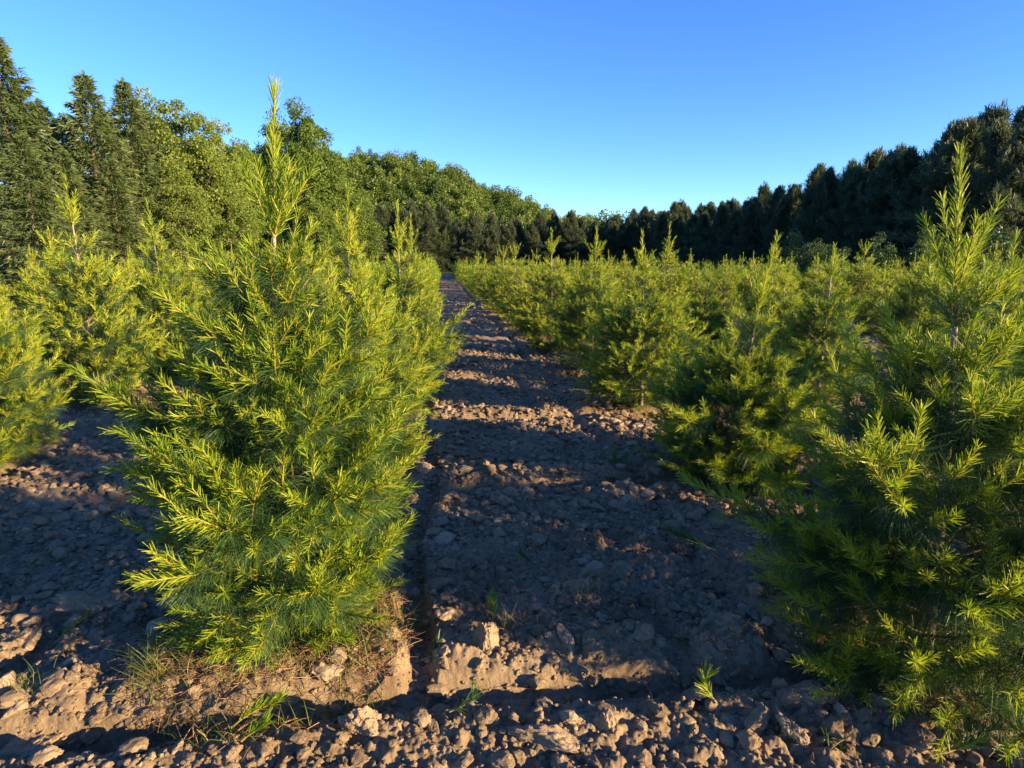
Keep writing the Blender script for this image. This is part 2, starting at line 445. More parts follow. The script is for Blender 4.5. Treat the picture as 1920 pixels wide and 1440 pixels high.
def pine_mesh(seed, H, whorls, leader, lod, lean=(0, 0), full=1.0, base_r=.02):
    U, axis = pine_units(seed, H, whorls, leader, lean, full)
    P = LODS[lod]; rng = np.random.default_rng(seed + 999)
    A = np.array([u[0] for u in U]); B = np.array([u[1] for u in U]); ra = np.array([u[2] for u in U]); rb = np.array([u[3] for u in U])
    age = np.array([u[4] for u in U]); L = np.linalg.norm(B - A, axis=1); D = unit(B - A)
    tree_v = rng.uniform(.15, .85, len(U))
    def needles(sel, sp, per, th0, th1, ln, w, droop, u0=0.0, mi=0, mb=None, base_a=None, base_b=None):
        a, b, l, d = A[sel], B[sel], L[sel], D[sel]
        cnt = np.maximum((l * (1 - u0) / sp * per).astype(int), 2)
        idx = np.repeat(np.arange(len(a)), cnt)
        n = len(idx)
        if n == 0: return
        u = u0 + (1 - u0) * rng.uniform(size=n) ** .92
        p = a[idx] + (b - a)[idx] * u[:, None]
        dd = d[idx]
        rad = unit(np.cross(dd, rng.normal(size=(n, 3))))
        th = np.radians(rng.uniform(th0, th1, n)) * (1.1 - .35 * u)
        nd = unit(dd * np.cos(th)[:, None] + rad * np.sin(th)[:, None] + UP * (.08 if droop is None else 0))
        ll = ln * rng.uniform(.75, 1.2, n) * (1.08 - .3 * u) * np.clip(l[idx] / .12, .6, 1.1)
        v, f = blades(p, nd, ll, w * rng.uniform(.75, 1.25, n), rng, None if droop is None else droop * rng.uniform(.3, 1.3, n))
        at = np.clip(tree_v[sel][idx] + rng.normal(0, .17, n), 0, 1)
        mb.add(v, f, mi, at if droop is None else np.concatenate([at, at]))
    w = P['w']
    new = MB(); old = MB()
    cur = age == 0
    needles(cur, P['sp'] * .72, 1, 28, 54, .046 if lod < 2 else .055, .0033 * w, None, 0, 0, new)
    if lod < 3:
        v, f = tubes(A[cur], B[cur], ra[cur] * 1.25 * (1 if lod < 2 else 1.8), rb[cur] * 1.1, P['sides']); new.add(v, f, 1, np.repeat(tree_v[cur], P['sides']))
    one = age == 1; two = age == 2
    dr = .55 if lod < 2 else None
    needles(one, P['spo'] / 1.35, P['k'], 30, 75, .115, .00105 * w, dr, 0, 0, old)
    needles(two, P['spo'] * 1.1, P['k'], 40, 80, .105, .00105 * w, dr, 0, 0, old)
    oldw = age >= 1
    if lod < 3 and oldw.any():
        v, f = tubes(A[oldw], B[oldw], ra[oldw], rb[oldw] * 1.05, P['sides']); old.add(v, f, 1)
    # trunk
    zt = H - leader
    zs = np.linspace(-.05, zt, 14)
    pts = np.array([axis(z) for z in zs]); pts[0] = pts[1] * 1; pts[0][2] = -.08
    rad = base_r * (1 - .72 * np.linspace(0, 1, 14) ** .9)
    v, f = pole(pts, rad, 8 if lod < 2 else 5)
    tk = MB(); tk.add(v, f, 0)
    trunk = tk.mesh('pine_trunk', [M_YTRUNK])
    # leader: current year's top shoot
    ld = MB()
    n = 7
    zs = np.linspace(zt, H, n); pts = np.array([axis(z) for z in zs])
    v, f = pole(pts, np.linspace(base_r * .26, .0024, n), 6); ld.add(v, f, 1, .5)
    m = max(int(leader / P['sp'] * 1.9), 8); u = rng.uniform(size=m)
    k = np.clip((u * (n - 1)).astype(int), 0, n - 2); fr = u * (n - 1) - k
    p = pts[k] * (1 - fr)[:, None] + pts[k + 1] * fr[:, None]; d = unit(pts[k + 1] - pts[k])
    radv = unit(np.cross(d, rng.normal(size=(m, 3)))); th = np.radians(rng.uniform(16, 40, m)) * (1.1 - .45 * u)
    nd = unit(d * np.cos(th)[:, None] + radv * np.sin(th)[:, None])
    v, f = blades(p, nd, .06 * rng.uniform(.8, 1.2, m) * (1.1 - .2 * u), .003 * w, rng); ld.add(v, f, 0, np.clip(rng.normal(.5, .2, m), 0, 1))
    if lod == 3:
        al = MB()
        for part, off in ((new, 0), (old, 2), (tk, 4), (ld, 0)):
            vv = np.concatenate(part.v); al.v.append(vv); al.g += [(f + al.n, mi + off) for f, mi in part.g]; al.a += part.a; al.n += len(vv)
        return al.mesh('far_pine', [M_NEW, M_SHOOT, M_OLD, M_TWIG, M_YTRUNK]), al
    return [('trunk', trunk, []), ('crown', old.mesh('pine_crown', [M_OLD, M_TWIG]), [('new_growth', new.mesh('pine_new_growth', [M_NEW, M_SHOOT]))]), ('leader_shoot', ld.mesh('pine_leader', [M_NEW, M_SHOOT]), [])], None

def std_whorls(H, rw, seed, dense=1):
    rg = random.Random(seed)
    lead = H * rg.uniform(.19, .26)
    zt = H - lead
    fr = [(1.0, .13, 30, 6, 1), (.9, .1, 42, 5, 2), (.82, .13, 50, 5, 2), (.74, .155, 54, 5, 2), (.66, .19, 58, 6, 3), (.57, .23, 62, 6, 3), (.46, .28, 66, 7, 4), (.35, .33, 74, 6, 4), (.25, .34, 80, 7, 4), (.16, .32, 86, 7, 4), (.08, .27, 92, 6, 3), (.03, .2, 90, 6, 2)]
    W = []
    if seed % 3 == 1: del fr[1]
    for f, r_, th, nb, y in fr:
        W.append((zt * f * rg.uniform(.97, 1.03) if f < 1 else zt, r_ * H * rw * rg.uniform(.9, 1.1), th + rg.uniform(-4, 4), nb, y))
    return W, lead
# the big pine in front
HX, HY = ground(545, 1215)
hero_w = [(1.55, .26, 20, 5, 1), (1.52, .26, 38, 6, 1), (1.36, .17, 48, 4, 1), (1.30, .24, 46, 6, 2), (1.2, .31, 54, 6, 3), (1.04, .39, 60, 6, 3), (.89, .46, 64, 6, 4), (.74, .55, 69, 6, 4), (.60, .61, 74, 7, 4), (.46, .62, 79, 7, 4), (.32, .6, 84, 7, 4), (.2, .53, 89, 7, 4), (.1, .4, 94, 6, 3), (.05, .3, 92, 5, 2)]
PINES = []
def young(parts, x, y, label, group=None, rz=0, sc=1, tilt=0):
    o = build_thing('young_pine', parts, (x, y, gz(x, y) - .02), rz, sc, tilt)
    tag(o, label, 'pine tree', group); PINES.append(o)
    return o
GR = 'young pines planted in rows'
hp, _ = pine_mesh(12, 2.0, hero_w, .46, 0, (.09, .0), 1.2, .026)
young(hp, HX, HY, 'large bright young pine nearest the camera, left of the dirt path, tall spiky leader', GR)
W1, l1 = std_whorls(1.87, 1.06, 5)
t1p, _ = pine_mesh(23, 1.87, W1, l1, 0, (-.085, .05), .85, .026)
x, y = ground(1730, 1262)
young(t1p, x, y, 'nearest pine on the right edge, its thick top shoots rising above the dark wood', GR)
VAR = {}
for lod, n in ((0, 2), (1, 4), (2, 4), (3, 3)):
    VAR[lod] = []
    for i in range(n):
        Wv, lv = std_whorls(1.8, [.9, .98, .86, .94][i], 40 + i + lod * 7)
        VAR[lod].append(pine_mesh(300 + lod * 10 + i, 1.8, Wv, lv, lod, (random.Random(i + lod).uniform(-.06, .08), 0), 1.0 if lod < 2 else .9))
W2, l2 = std_whorls(1.8, .95, 46)
VAR[0].append(pine_mesh(61, 1.8, W2, l2 * 1.1, 0, (.16, .0)))
def spot(parts_i, px, py, base, label, rz, lod):
    """tree with its tip at photo point px,py and base distance from ground point"""
    x, y, h = place(px, py, base)
    k = h / 1.8
    young(VAR[lod][parts_i][0], x, y, label, GR, rz, (k * (1.2 if px > 800 else .98), k * (1.2 if px > 800 else .98), k))
    return to_st(x, y)
TAKEN = [to_st(HX, HY), to_st(x, y)]
rngp = random.Random(77)
named = [
    (2, 1405, 432, 4.35, 'second pine in the row right of the path, top shoot bending to the right', 0, 0),
    (1, 1215, 440, 6.4, 'third pine in the row right of the path, bare pale trunk showing below its top', 2.1, 1),
    (0, 1115, 440, 8.4, 'fourth pine back in the row along the right side of the path', 4.0, 1),
    (2, 1036, 438, 10.2, 'slim tall pine fifth in the row along the right side of the path', 1.0, 1),
    (1, 640, 365, 4.35, 'second pine in the row left of the path, rising directly behind the big front pine', 3.0, 0),
    (3, 745, 388, 6.5, 'third pine in the left row, its bright flank touching the left edge of the path', 5.0, 1),
    (0, 765, 410, 8.5, 'fourth pine in the left row, tip just right of the taller one before it', 2.6, 1),
    (2, 130, 340, 7.7, 'tall full pine standing alone left of the big front pine, sunlit on bare soil', .9, 1),
    (1, 288, 385, 8.9, 'pine between the big front pine and the full pine at the left', 4.4, 1),
    (0, -95, 400, 5.7, 'pine cut off by the left edge of the picture', 5.3, 0),
    (2, 1560, 470, 7.3, 'pine in the second right row showing between the two nearest right pines', 1.9, 1),
    (3, 1478, 478, 9.2, 'slim spired pine in the second right row, just right of the bent top shoot', 5.1, 1),
    (1, 1898, 445, 4.6, 'pine at the right picture edge, thin top shoot on a bare stem', 3.7, 0),
]
for i, px, py, dist, lab, rz, lod in named: TAKEN.append(spot(i, px, py, dist, lab, rz, lod))
# tree beside the camera in the right row, and its neighbours toward the sun, out of the frame: their shade crosses the foreground
for s_, t_, h_, i, rz in ((-.8, T_RIGHT + .02, 1.7, 1, 1.2), (1.2, T_RIGHT + 2.45, 1.85, 1, 2.4), (-2.8, T_RIGHT, 1.8, 0, .3), (-1.9, T_RIGHT + 2.45, 1.8, 0, 4.0), (.25, T_HERO - .15, 1.5, 0, 4.2)):
    if t_ < 0: continue
    x, y = st(s_, t_)
    young(VAR[0][i][0], x, y, 'pine of the right rows standing beside the photographer', GR, rz, h_ / 1.8); TAKEN.append((s_, t_))
ORD = ['first', 'second', 'third', 'fourth', 'fifth', 'sixth', 'seventh', 'eighth', 'ninth', 'tenth', 'eleventh', 'twelfth', 'thirteenth', 'fourteenth', 'fifteenth', 'sixteenth', 'seventeenth', 'eighteenth', 'nineteenth', 'twentieth']
cand = []
for ri, rt in enumerate(ROWS):
    off = {T_HERO: 2.28, -3.6: 4.9, ROWS[ROWS.index(T_RIGHT) + 1]: 1.6}.get(rt, 2.1 + rngp.uniform(-.2, .2) + (.0 if rt > 0 else .5))
    n = 0
    s0 = off + rngp.uniform(-.1, .1)
    while s0 < 82:
        s_, t_ = s0 + rngp.gauss(0, .14), rt + rngp.gauss(0, .07)
        s0 += STEP
        x, y = st(s_, t_)
        az = math.degrees(math.atan2(x, y))
        if y < .5 or abs(az) > 44 + 25 / max(math.hypot(x, y), 1): continue
        if rngp.random() < .04: continue
        if min(math.hypot(s_ - a, t_ - b) for a, b in TAKEN) < 1.35: continue
        if rt == T_RIGHT and s_ < 10.5 or rt == T_HERO and s_ < 9: continue
        cand.append((math.hypot(x, y), ri, x, y))
cand.sort()
cnt = {}
MERGE = []
for d, ri, x, y in cand:
    hgt = rngp.gauss(1.82, .17)
    if ROWS[ri] < 0: hgt = rngp.gauss(1.9, .15)
    if ROWS[ri] > 8: hgt *= .97
    rz = rngp.uniform(0, 6.28)
    k = cnt[ri] = cnt.get(ri, 0) + 1
    right = ROWS[ri] > 0
    rn = (ri - ROWS.index(T_RIGHT)) if right else ROWS.index(T_HERO) - ri
    side = 'right' if right else 'left'
    if rn == 0: k += 5 if right else 4
    rowname = (ORD[rn] + ' row to the ' + side + ' of the path') if rn else 'row along the ' + side + ' edge of the path'
    if len(PINES) >= 285: MERGE.append((x, y, hgt, rz)); continue
    if d < 26 and k <= 12: lab = 'young pine, ' + ORD[k - 1] + ' from the front in the ' + rowname
    else: lab = 'small distant pine far back in the ' + rowname
    lod = 1 if d < 11.5 else 2 if d < 27 else 3
    vs = VAR[lod]; parts = vs[rngp.randrange(len(vs))][0]
    young(parts, x, y, lab, GR if d < 26 and k <= 12 else 'distant pines of the ' + rowname, rz, (hgt / 1.8 * rngp.uniform(1.05, 1.28) * (1 if right else .85), hgt / 1.8 * rngp.uniform(1.05, 1.28) * (1 if right else .85), hgt / 1.8), rngp.uniform(-.04, .04))
if MERGE:
    al = MB()
    gzs = height(np.array([m[0] for m in MERGE]), np.array([m[1] for m in MERGE]), False)[0]
    for i, (x, y, hgt, rz) in enumerate(MERGE):
        src = VAR[3][i % 3][1]
        V = np.concatenate(src.v) * (hgt / 1.8); c, s_ = math.cos(rz), math.sin(rz)
        V = np.stack([V[:, 0] * c - V[:, 1] * s_ + x, V[:, 0] * s_ + V[:, 1] * c + y, V[:, 2] + gzs[i]], 1)
        al.v.append(V); al.g += [(f + al.n, mi) for f, mi in src.g]; al.a += src.a; al.n += len(V)
    o = put('distant_pine_rows', al.mesh('distant_pine_rows', [M_NEW, M_SHOOT, M_OLD, M_TWIG, M_YTRUNK])); o['kind'] = 'stuff'
    o['label'] = 'mass of distant young pines merging toward the dark wood'
print('PINES', len(PINES), 'merged', len(MERGE))

# ------------------------------------------------------------------ big trees
def spruce(seed, H=14.0, Rb=4.7, n_bl=150):
    rng = np.random.default_rng(seed)
    mb = MB(); A, Bq, r0 = [], [], []
    P, D, Ls, Ws, at = [], [], [], [], []
    z = .5; ang = 0
    while z < H - .25:
        f = z / H
        n = int(rng.integers(5, 8))
        for q in range(n):
            phi = ang + q * 6.283 / n + rng.uniform(-.4, .4)
            ln = (Rb * (1 - f) ** .85 + .09) * rng.uniform(.6, 1.18)
            el = .35 * f ** 1.2 - .12 + rng.uniform(-.12, .12)
            d = np.array([math.cos(phi) * math.cos(el), math.sin(phi) * math.cos(el), math.sin(el)])
            p0 = np.array([0, 0, z]); m1 = p0 + d * ln * .55 + np.array([0, 0, -.10 * ln]); e = m1 + d * ln * .45 + np.array([0, 0, .09 * ln])
            A += [p0, m1]; Bq += [m1, e]; r0 += [.035 * (1 - f) + .008, .02 * (1 - f) + .005]
            k = int(n_bl * (ln / Rb) ** 1.0) + 14
            u = rng.uniform(.12, 1.0, k) ** .8
            base = np.where((u < .55)[:, None], p0 + (m1 - p0) * (u / .55)[:, None], m1 + (e - m1) * ((u - .55) / .45)[:, None])
            side = np.array([-math.sin(phi), math.cos(phi), 0])
            sw = (rng.uniform(-1, 1, k) * ln * .34 * (1.15 - u))[:, None]
            hang = -np.abs(rng.normal(0, .16, k))[:, None] * UP
            pp = base + side * sw + hang * (.4 + ln / Rb) + d * np.abs(sw) * .5
            dd = unit(d * .8 + side * np.sign(sw) * .6 + UP * rng.normal(-.25, .35, k)[:, None] + rng.normal(0, .25, (k, 3)))
            P.append(pp); D.append(dd); Ls.append(rng.uniform(.2, .46, k)); Ws.append(rng.uniform(.045, .1, k)); at.append(np.clip(.35 + .35 * (u - .5) + rng.normal(0, .18, k), 0, 1))
        ang += 2.4; z += .24 + .16 * (1 - f) * rng.uniform(.7, 1.3)
    v, f = blades(np.concatenate(P), np.concatenate(D), np.concatenate(Ls), np.concatenate(Ws), rng); mb.add(v, f, 0, np.concatenate(at))
    v, f = blades(np.tile([0, 0, H - .45], (60, 1)) + UP * rng.uniform(0, .4, (60, 1)), unit(rng.normal(0, .5, (60, 3)) + UP), .22, .04, rng); mb.add(v, f, 0)
    v, f = tubes(np.array(A), np.array(Bq), np.array(r0), np.array(r0) * .6, 4); mb.add(v, f, 1)
    tk = MB(); zs = np.linspace(-.3, H, 12); v, f = pole(np.stack([0 * zs, 0 * zs, zs], 1), .2 * (1 - .95 * np.linspace(0, 1, 12)) + .01, 8); tk.add(v, f)
    return [('trunk', tk.mesh('spruce_trunk', [M_BARK]), []), ('crown', mb.mesh('spruce_crown', [M_SPRUCE, M_BARK]), [])]
def mature_pine(seed, H=12.0, Rb=4.3, n_t=1.5, z0=.04, mat=None):
    rng = np.random.default_rng(seed)
    mb = MB(); A, B, r0 = [], [], []; P, D, at = [], [], []
    z = H * z0; ang = 0
    while z < H - .2:
        f = z / H
        n = int(rng.integers(4, 7))
        for q in range(n):
            phi = ang + q * 6.283 / n + rng.uniform(-.5, .5)
            ln = Rb * ((1 - f) ** .8 + .03) * rng.uniform(.45, 1.3)
            el = -.1 + 1.25 * f ** 1.4 + rng.uniform(-.2, .2)
            d = np.array([math.cos(phi) * math.cos(el), math.sin(phi) * math.cos(el), math.sin(el)])
            p0 = np.array([0, 0, z]); e = p0 + d * ln + UP * .12 * ln
            A.append(p0); B.append(e); r0.append(.04 * (1 - f) + .008)
            if f > .4:                       # upright shoots that make the feathery skyline
                hs = rng.uniform(.3, .9); k = 30; tt = rng.uniform(0, 1, (k, 1))
                P.append(e + UP * tt * hs + rng.normal(0, .06, (k, 3))); D.append(unit(rng.normal(0, .45, (k, 3)) * (1.3 - tt) + UP * .8)); at.append(np.clip(rng.normal(.6, .2, k), 0, 1))
            side = np.cross(d, UP); side /= np.linalg.norm(side)
            nt = max(3, int((5 + 7 * ln / Rb) * n_t))
            for w in range(nt):
                u = 1 - .75 * rng.uniform() ** 1.3
                off = rng.uniform(-1, 1) * .38 * ln * (1.2 - u)
                c = p0 + (e - p0) * u + side * off + d * abs(off) * .6 + UP * rng.normal(.05, .1)
                if abs(off) > .1: A.append(p0 + (e - p0) * (u - .1)); B.append(c); r0.append(.009)
                k = 17
                dr = unit(unit(d + side * np.sign(off) * .5 + UP * .5) * .75 + rng.normal(0, .6, (k, 3)))
                P.append(c + dr * rng.uniform(0, .3, (k, 1)) - d * rng.uniform(0, .6, (k, 1))); D.append(dr); at.append(np.clip(np.full(k, rng.normal(.5, .2)) + rng.normal(0, .12, k), 0, 1))
        ang += 2.4; z += rng.uniform(.32, .62) * (1.2 - .5 * f)
    P.append(UP * (H - rng.uniform(-.3, .7, (50, 1)))); D.append(unit(rng.normal(0, .55, (50, 3)) + UP * .8)); at.append(np.full(50, .5))
    P = np.concatenate(P); n = len(P)
    v, f = blades(P, np.concatenate(D), rng.uniform(.22, .5, n), rng.uniform(.035, .07, n), rng); mb.add(v, f, 0, np.concatenate(at))
    r0 = np.array(r0); v, f = tubes(np.array(A), np.array(B), r0, r0 * .4, 4); mb.add(v, f, 1)
    tk = MB(); zs = np.linspace(-.3, H * .99, 12); v, f = pole(np.stack([.12 * np.sin(zs * .6 + seed), .1 * np.sin(zs * .5), zs], 1), .17 * (1 - .93 * np.linspace(0, 1, 12)) + .01, 8); tk.add(v, f)
    return [('trunk', tk.mesh('pine_trunk', [M_BARK]), []), ('crown', mb.mesh('pine_crown', [mat or M_DPINE, M_BARK]), [])]
def broadleaf(seed, H, W, mat, n_cl=150, per=170, leaf=.16, z0=.12, cl=.6, top=.75, flat=1.0, limbs=True):
    """crown of leaf clumps inside an uneven egg-shaped envelope, carried by limbs"""
    rng = np.random.default_rng(seed)
    mb = MB(); A, B, r0 = [], [], []; P, D, at = [], [], []
    lob = unit(rng.normal(size=(9, 3))); la = rng.uniform(.7, 1.15, 9)
    for i in range(n_cl):
        d = unit(rng.normal(size=3))
        k = .5 + .5 * np.max(np.clip(lob @ d, 0, 1) ** 2 * la)
        rr = k * (rng.uniform() ** .35)
        zc = H * (z0 + (1 - z0) * .5)
        zr = H * (1 - z0) * .5
        zz = d[2] * rr
        taper = 1.0 - top * .6 * max(zz, 0) - .25 * max(-zz, 0)
        c = np.array([d[0] * rr * W / 2 * taper * 1.25, d[1] * rr * W / 2 * taper * 1.25, zc + zz * zr * 1.05])
        ph = np.array([0, 0, max(H * .08, c[2] - np.hypot(c[0], c[1]) * rng.uniform(.6, 1.1))])
        if limbs and i % 3 == 0:
            mid = ph * .5 + c * .5 + UP * .1 - unit(c - ph) * 0 + rng.normal(0, .12, 3)
            A += [ph, mid]; B += [mid, c]; q = .012 * H * .35 * rng.uniform(.6, 1.2); r0 += [q, q * .6]
        n = int(per * rng.uniform(.5, 1.4)); sz = cl * rng.uniform(.6, 1.35)
        g = rng.normal(0, 1, (n, 3)); g = g / np.maximum(np.linalg.norm(g, axis=1, keepdims=True), .6) * rng.uniform(.25, 1, (n, 1)) ** .5
        p = c + g * sz * np.array([1, 1, .72 * flat]) - UP * .12 * sz * (g[:, :2] ** 2).sum(1, keepdims=True)
        P.append(p); D.append(unit(g * .5 + rng.normal(0, .7, (n, 3)) + np.array([0, 0, -.15]))); at.append(np.clip(rng.normal(.5, .16) + rng.normal(0, .16, n), 0, 1))
    P = np.concatenate(P); n = len(P)
    v, f = leaves(P, np.concatenate(D), leaf * rng.uniform(.7, 1.3, n), leaf * .75 * rng.uniform(.7, 1.3, n), rng); mb.add(v, f, 0, np.concatenate(at))
    if A:
        r0 = np.array(r0); v, f = tubes(np.array(A), np.array(B), r0, r0 * .6, 5); mb.add(v, f, 1)
    tk = MB(); zs = np.linspace(-.4, H * .8, 10); v, f = pole(np.stack([.15 * np.sin(zs * .4 + seed), .12 * np.sin(zs * .3), zs], 1), .018 * H * (1 - .92 * np.linspace(0, 1, 10)) + .01, 8); tk.add(v, f)
    return [('trunk', tk.mesh('tree_trunk', [M_BARK]), []), ('crown', mb.mesh('tree_crown', [mat, M_BARK]), [])]
def tree(name, parts, H0, px, py, dist, label, cat, group=None, rz=0, wide=1.0):
    x, y, h = place(px, py, dist)
    z = gz(x, y)
    H0 = max(v.co.z for v in parts[1][1].vertices) - .25
    k = (h - z) / H0
    o = build_thing(name, parts, (x, y, z), rz, (k * wide, k * wide, k))
    return tag(o, label, cat, group)
SP = [spruce(s) for s in (1, 2, 3)]
GL = 'big trees along the left side of the field'
for i, (px, py, d, w, lab) in enumerate([
    (-15, 62, 36, 1.0, 'tallest dark spruce cut by the left picture edge'),
    (38, 250, 30, 1.15, 'low broad green spruce in front at the left picture edge'),
    (156, 138, 40, .95, 'dark spruce with a pointed top, left of two matching spires'),
    (230, 150, 42, .9, 'dark spruce with a pointed top, right of two matching spires'),
    (70, 188, 42, 1.0, 'brownish spruce between the left edge tree and the two spires'),
    (205, 300, 37, 1.2, 'short spruce in front below the two pointed spires'),
    (115, 280, 35, 1.1, 'short dark spruce standing low under the left spire'),
    (112, 215, 47, 1.1, 'spruce behind the gap left of the left spire'),
    (192, 205, 48, 1.1, 'spruce behind, showing between the two pointed spires'),
    (20, 170, 44, 1.1, 'spruce behind the low one at the left picture edge'),
    (265, 200, 46, 1.0, 'spruce half hidden behind the right spire beside the pale trees'),
    (-120, 150, 34, 1.1, 'spruce just outside the left picture edge')]):
    if px < -100: continue
    tree('spruce_tree', SP[i % 3], 14, px, py, d, lab, 'spruce tree', GL, i * 1.3, w)
BL = [broadleaf(1, 12, 6.5, M_LEAF_Y, 170, 170, .15, .08, .62), broadleaf(2, 12, 6.0, M_LEAF_Y, 150, 170, .15, .08, .62, .9), broadleaf(3, 12, 6.5, M_LEAF_G, 170, 170, .16, .08, .65)]
for i, (px, py, d, v, w, lab) in enumerate([
    (292, 178, 48, 1, .9, 'pale green broadleaf tree right behind the right spruce spire'),
    (345, 198, 47, 0, .95, 'full pale yellow green broadleaf tree right of the spruces'),
    (395, 222, 50, 1, .8, 'slim pale green broadleaf tree with a feathery top above the front pine'),
    (432, 262, 52, 0, .8, 'lowest of the pale broadleaf trees, left of the big front pine tip'),
    (318, 300, 43, 1, 1.1, 'short pale broadleaf tree standing in front of the taller pale ones'),
    (420, 330, 46, 2, 1.0, 'small green broadleaf tree behind the front pine'),
    (480, 330, 60, 2, 1.0, 'green broadleaf tree tucked left of the tall round maple')]):
    tree('broadleaf_tree', BL[v], 12, px, py, d, lab, 'broadleaf tree', GL, i * 1.7, w)
MP = broadleaf(8, 17, 10.5, M_LEAF_G, 260, 210, .2, .03, .85, .85)
tree('maple_tree', MP, 17, 552, 184, 62, 'tall round dark green maple behind the tip of the front pine', 'broadleaf tree', GL, .6, .86)
tree('maple_tree', BL[2], 12, 622, 285, 64, 'broad lower green maple filling the right side of the tall maple', 'broadleaf tree', GL, 2.2, .95)
tree('maple_tree', BL[2], 12, 668, 345, 66, 'small green maple at the right end of the left tree line', 'broadleaf tree', GL, 4.2, .9)
tree('maple_tree', BL[2], 12, 590, 360, 57, 'low bushy green maple in front of the tall maple', 'broadleaf tree', GL, 1.2, 1.15)
# the hillside wood
HB = [broadleaf(20 + i, 12, 9.0, M_LEAF_H, 60, 80, .4, .05, 1.15, .9, 1, False) for i in range(3)]
HBARE = broadleaf(31, 12, 8, M_LEAF_B, 70, 40, .35, .02, 1.2, .5, 1, False)
rg = random.Random(5)
nh = 0
for r in np.arange(138, 236, 7.2):
    for az in np.arange(-23, 10.5, math.degrees(7.6 / r)):
        a = R(az + rg.uniform(-.9, .9)); rr = r + rg.uniform(-2.6, 2.6)
        x, y = rr * math.sin(a), rr * math.cos(a)
        z = gz(x, y)
        bare = rg.random() < .025
        h = rg.uniform(9.5, 13.5)
        o = build_thing('hillside_tree', HBARE if bare else HB[rg.randrange(3)], (x, y, z - .3), rg.uniform(0, 6.28), h / 12)
        tag(o, 'brownish half bare tree among the green trees on the wooded hill' if bare else 'round green broadleaf tree on the far wooded hill', 'broadleaf tree', 'bare trees on the hill' if bare else 'green trees covering the hill')
        nh += 1
print('hill trees', nh)
# dark wood on the right and across the far end
DP = [mature_pine(50 + i) for i in range(4)]
sky = [(1090, 402), (1150, 405), (1235, 402), (1330, 385), (1390, 372), (1450, 362), (1500, 342), (1560, 312), (1610, 302), (1660, 296), (1710, 284), (1760, 272), (1800, 240), (1840, 205), (1875, 240), (1905, 228), (1960, 200), (2100, 150)]
def skyline(px): return np.interp(px, [a for a, _ in sky], [b for _, b in sky])
def world_px(x, y, z):
    c, s = math.cos(PITCH), math.sin(PITCH)
    dz = z - EYE
    f = y * c - dz * s; u = y * s + dz * c
    return CX + F * x / f, CY - F * u / f
wd = 0
for row, tt in enumerate((37.5, 41, 45)):
    s_ = 33.0 + row * 1.7
    while s_ < 136:
        s1, t1 = s_ + rg.uniform(-.8, .8), tt + rg.uniform(-.9, .9)
        s_ += 3.4 + .018 * s_
        x, y = st(s1, t1)
        px, _ = world_px(x, y, 8)
        if px > 2000: continue
        d = math.hypot(x, y)
        _, _, h = place(px, skyline(px) + rg.uniform(-12, 20) + (12 if row == 0 else 0), d)
        h = min(max(h, 6), 15)
        o = build_thing('mature_pine', DP[rg.randrange(4)], (x, y, gz(x, y) - .1), rg.uniform(0, 6.28), (h / 12 * rg.uniform(.95, 1.45), h / 12 * rg.uniform(.95, 1.45), h / 12))
        far = d > 75
        near = row == 0 and not far
        tag(o, 'dark mature pine in the far shaded part of the wood at the right' if far else ('shaded mature pine in the front edge of the dark wood at the right' if near else 'dark pine standing deeper in the tall wood at the right edge'), 'pine tree', 'pines of the dark wood, ' + ('far part' if far else 'front edge' if near else 'deeper trees'))
        wd += 1
for row, ss in enumerate((116, 121, 127)):
    t1 = -26.0 + row * 1.5
    while t1 < 40:
        x, y = st(ss + rg.uniform(-1.5, 1.5), t1 + rg.uniform(-.8, .8)); t1 += 3.9
        px, _ = world_px(x, y, 6)
        d = math.hypot(x, y)
        top = np.interp(px, [640, 700, 800, 900, 1000, 1100, 1200], [375, 385, 392, 405, 415, 412, 408]) + rg.uniform(-12, 22)
        _, _, h = place(px, top, d)
        o = build_thing('mature_pine', DP[rg.randrange(4)], (x, y, gz(x, y) - .1), rg.uniform(0, 6.28), (h / 12 * 1.12, h / 12 * 1.12, h / 12))
        tag(o, 'dark pine in the belt across the far end of the field below the hill', 'pine tree', 'pines across the far end'); wd += 1
print('wood', wd)
SG = [broadleaf(60 + i, 4, 2.2, M_SAPL, 45, 70, .12, .05, .38) for i in range(2)]
for i, (px, py, d, lab) in enumerate([(1490, 432, 50, 'leafy sapling farthest left along the foot of the dark wood'), (1530, 452, 47, 'low leafy sapling second along the foot of the dark wood'), (1650, 440, 43, 'wide leafy sapling at the middle of the dark wood edge'), (1570, 462, 45, 'short sapling between two taller ones at the wood edge'), (1745, 428, 40, 'tall sapling left of the nearest right pine, before the dark wood'), (1850, 425, 38, 'sapling behind the nearest right pine, before the dark wood')]):
    tree('sapling', SG[i % 2], 4, px, py, d, lab, 'sapling', 'leafy saplings at the wood edge', i * 2.1, 1.0)

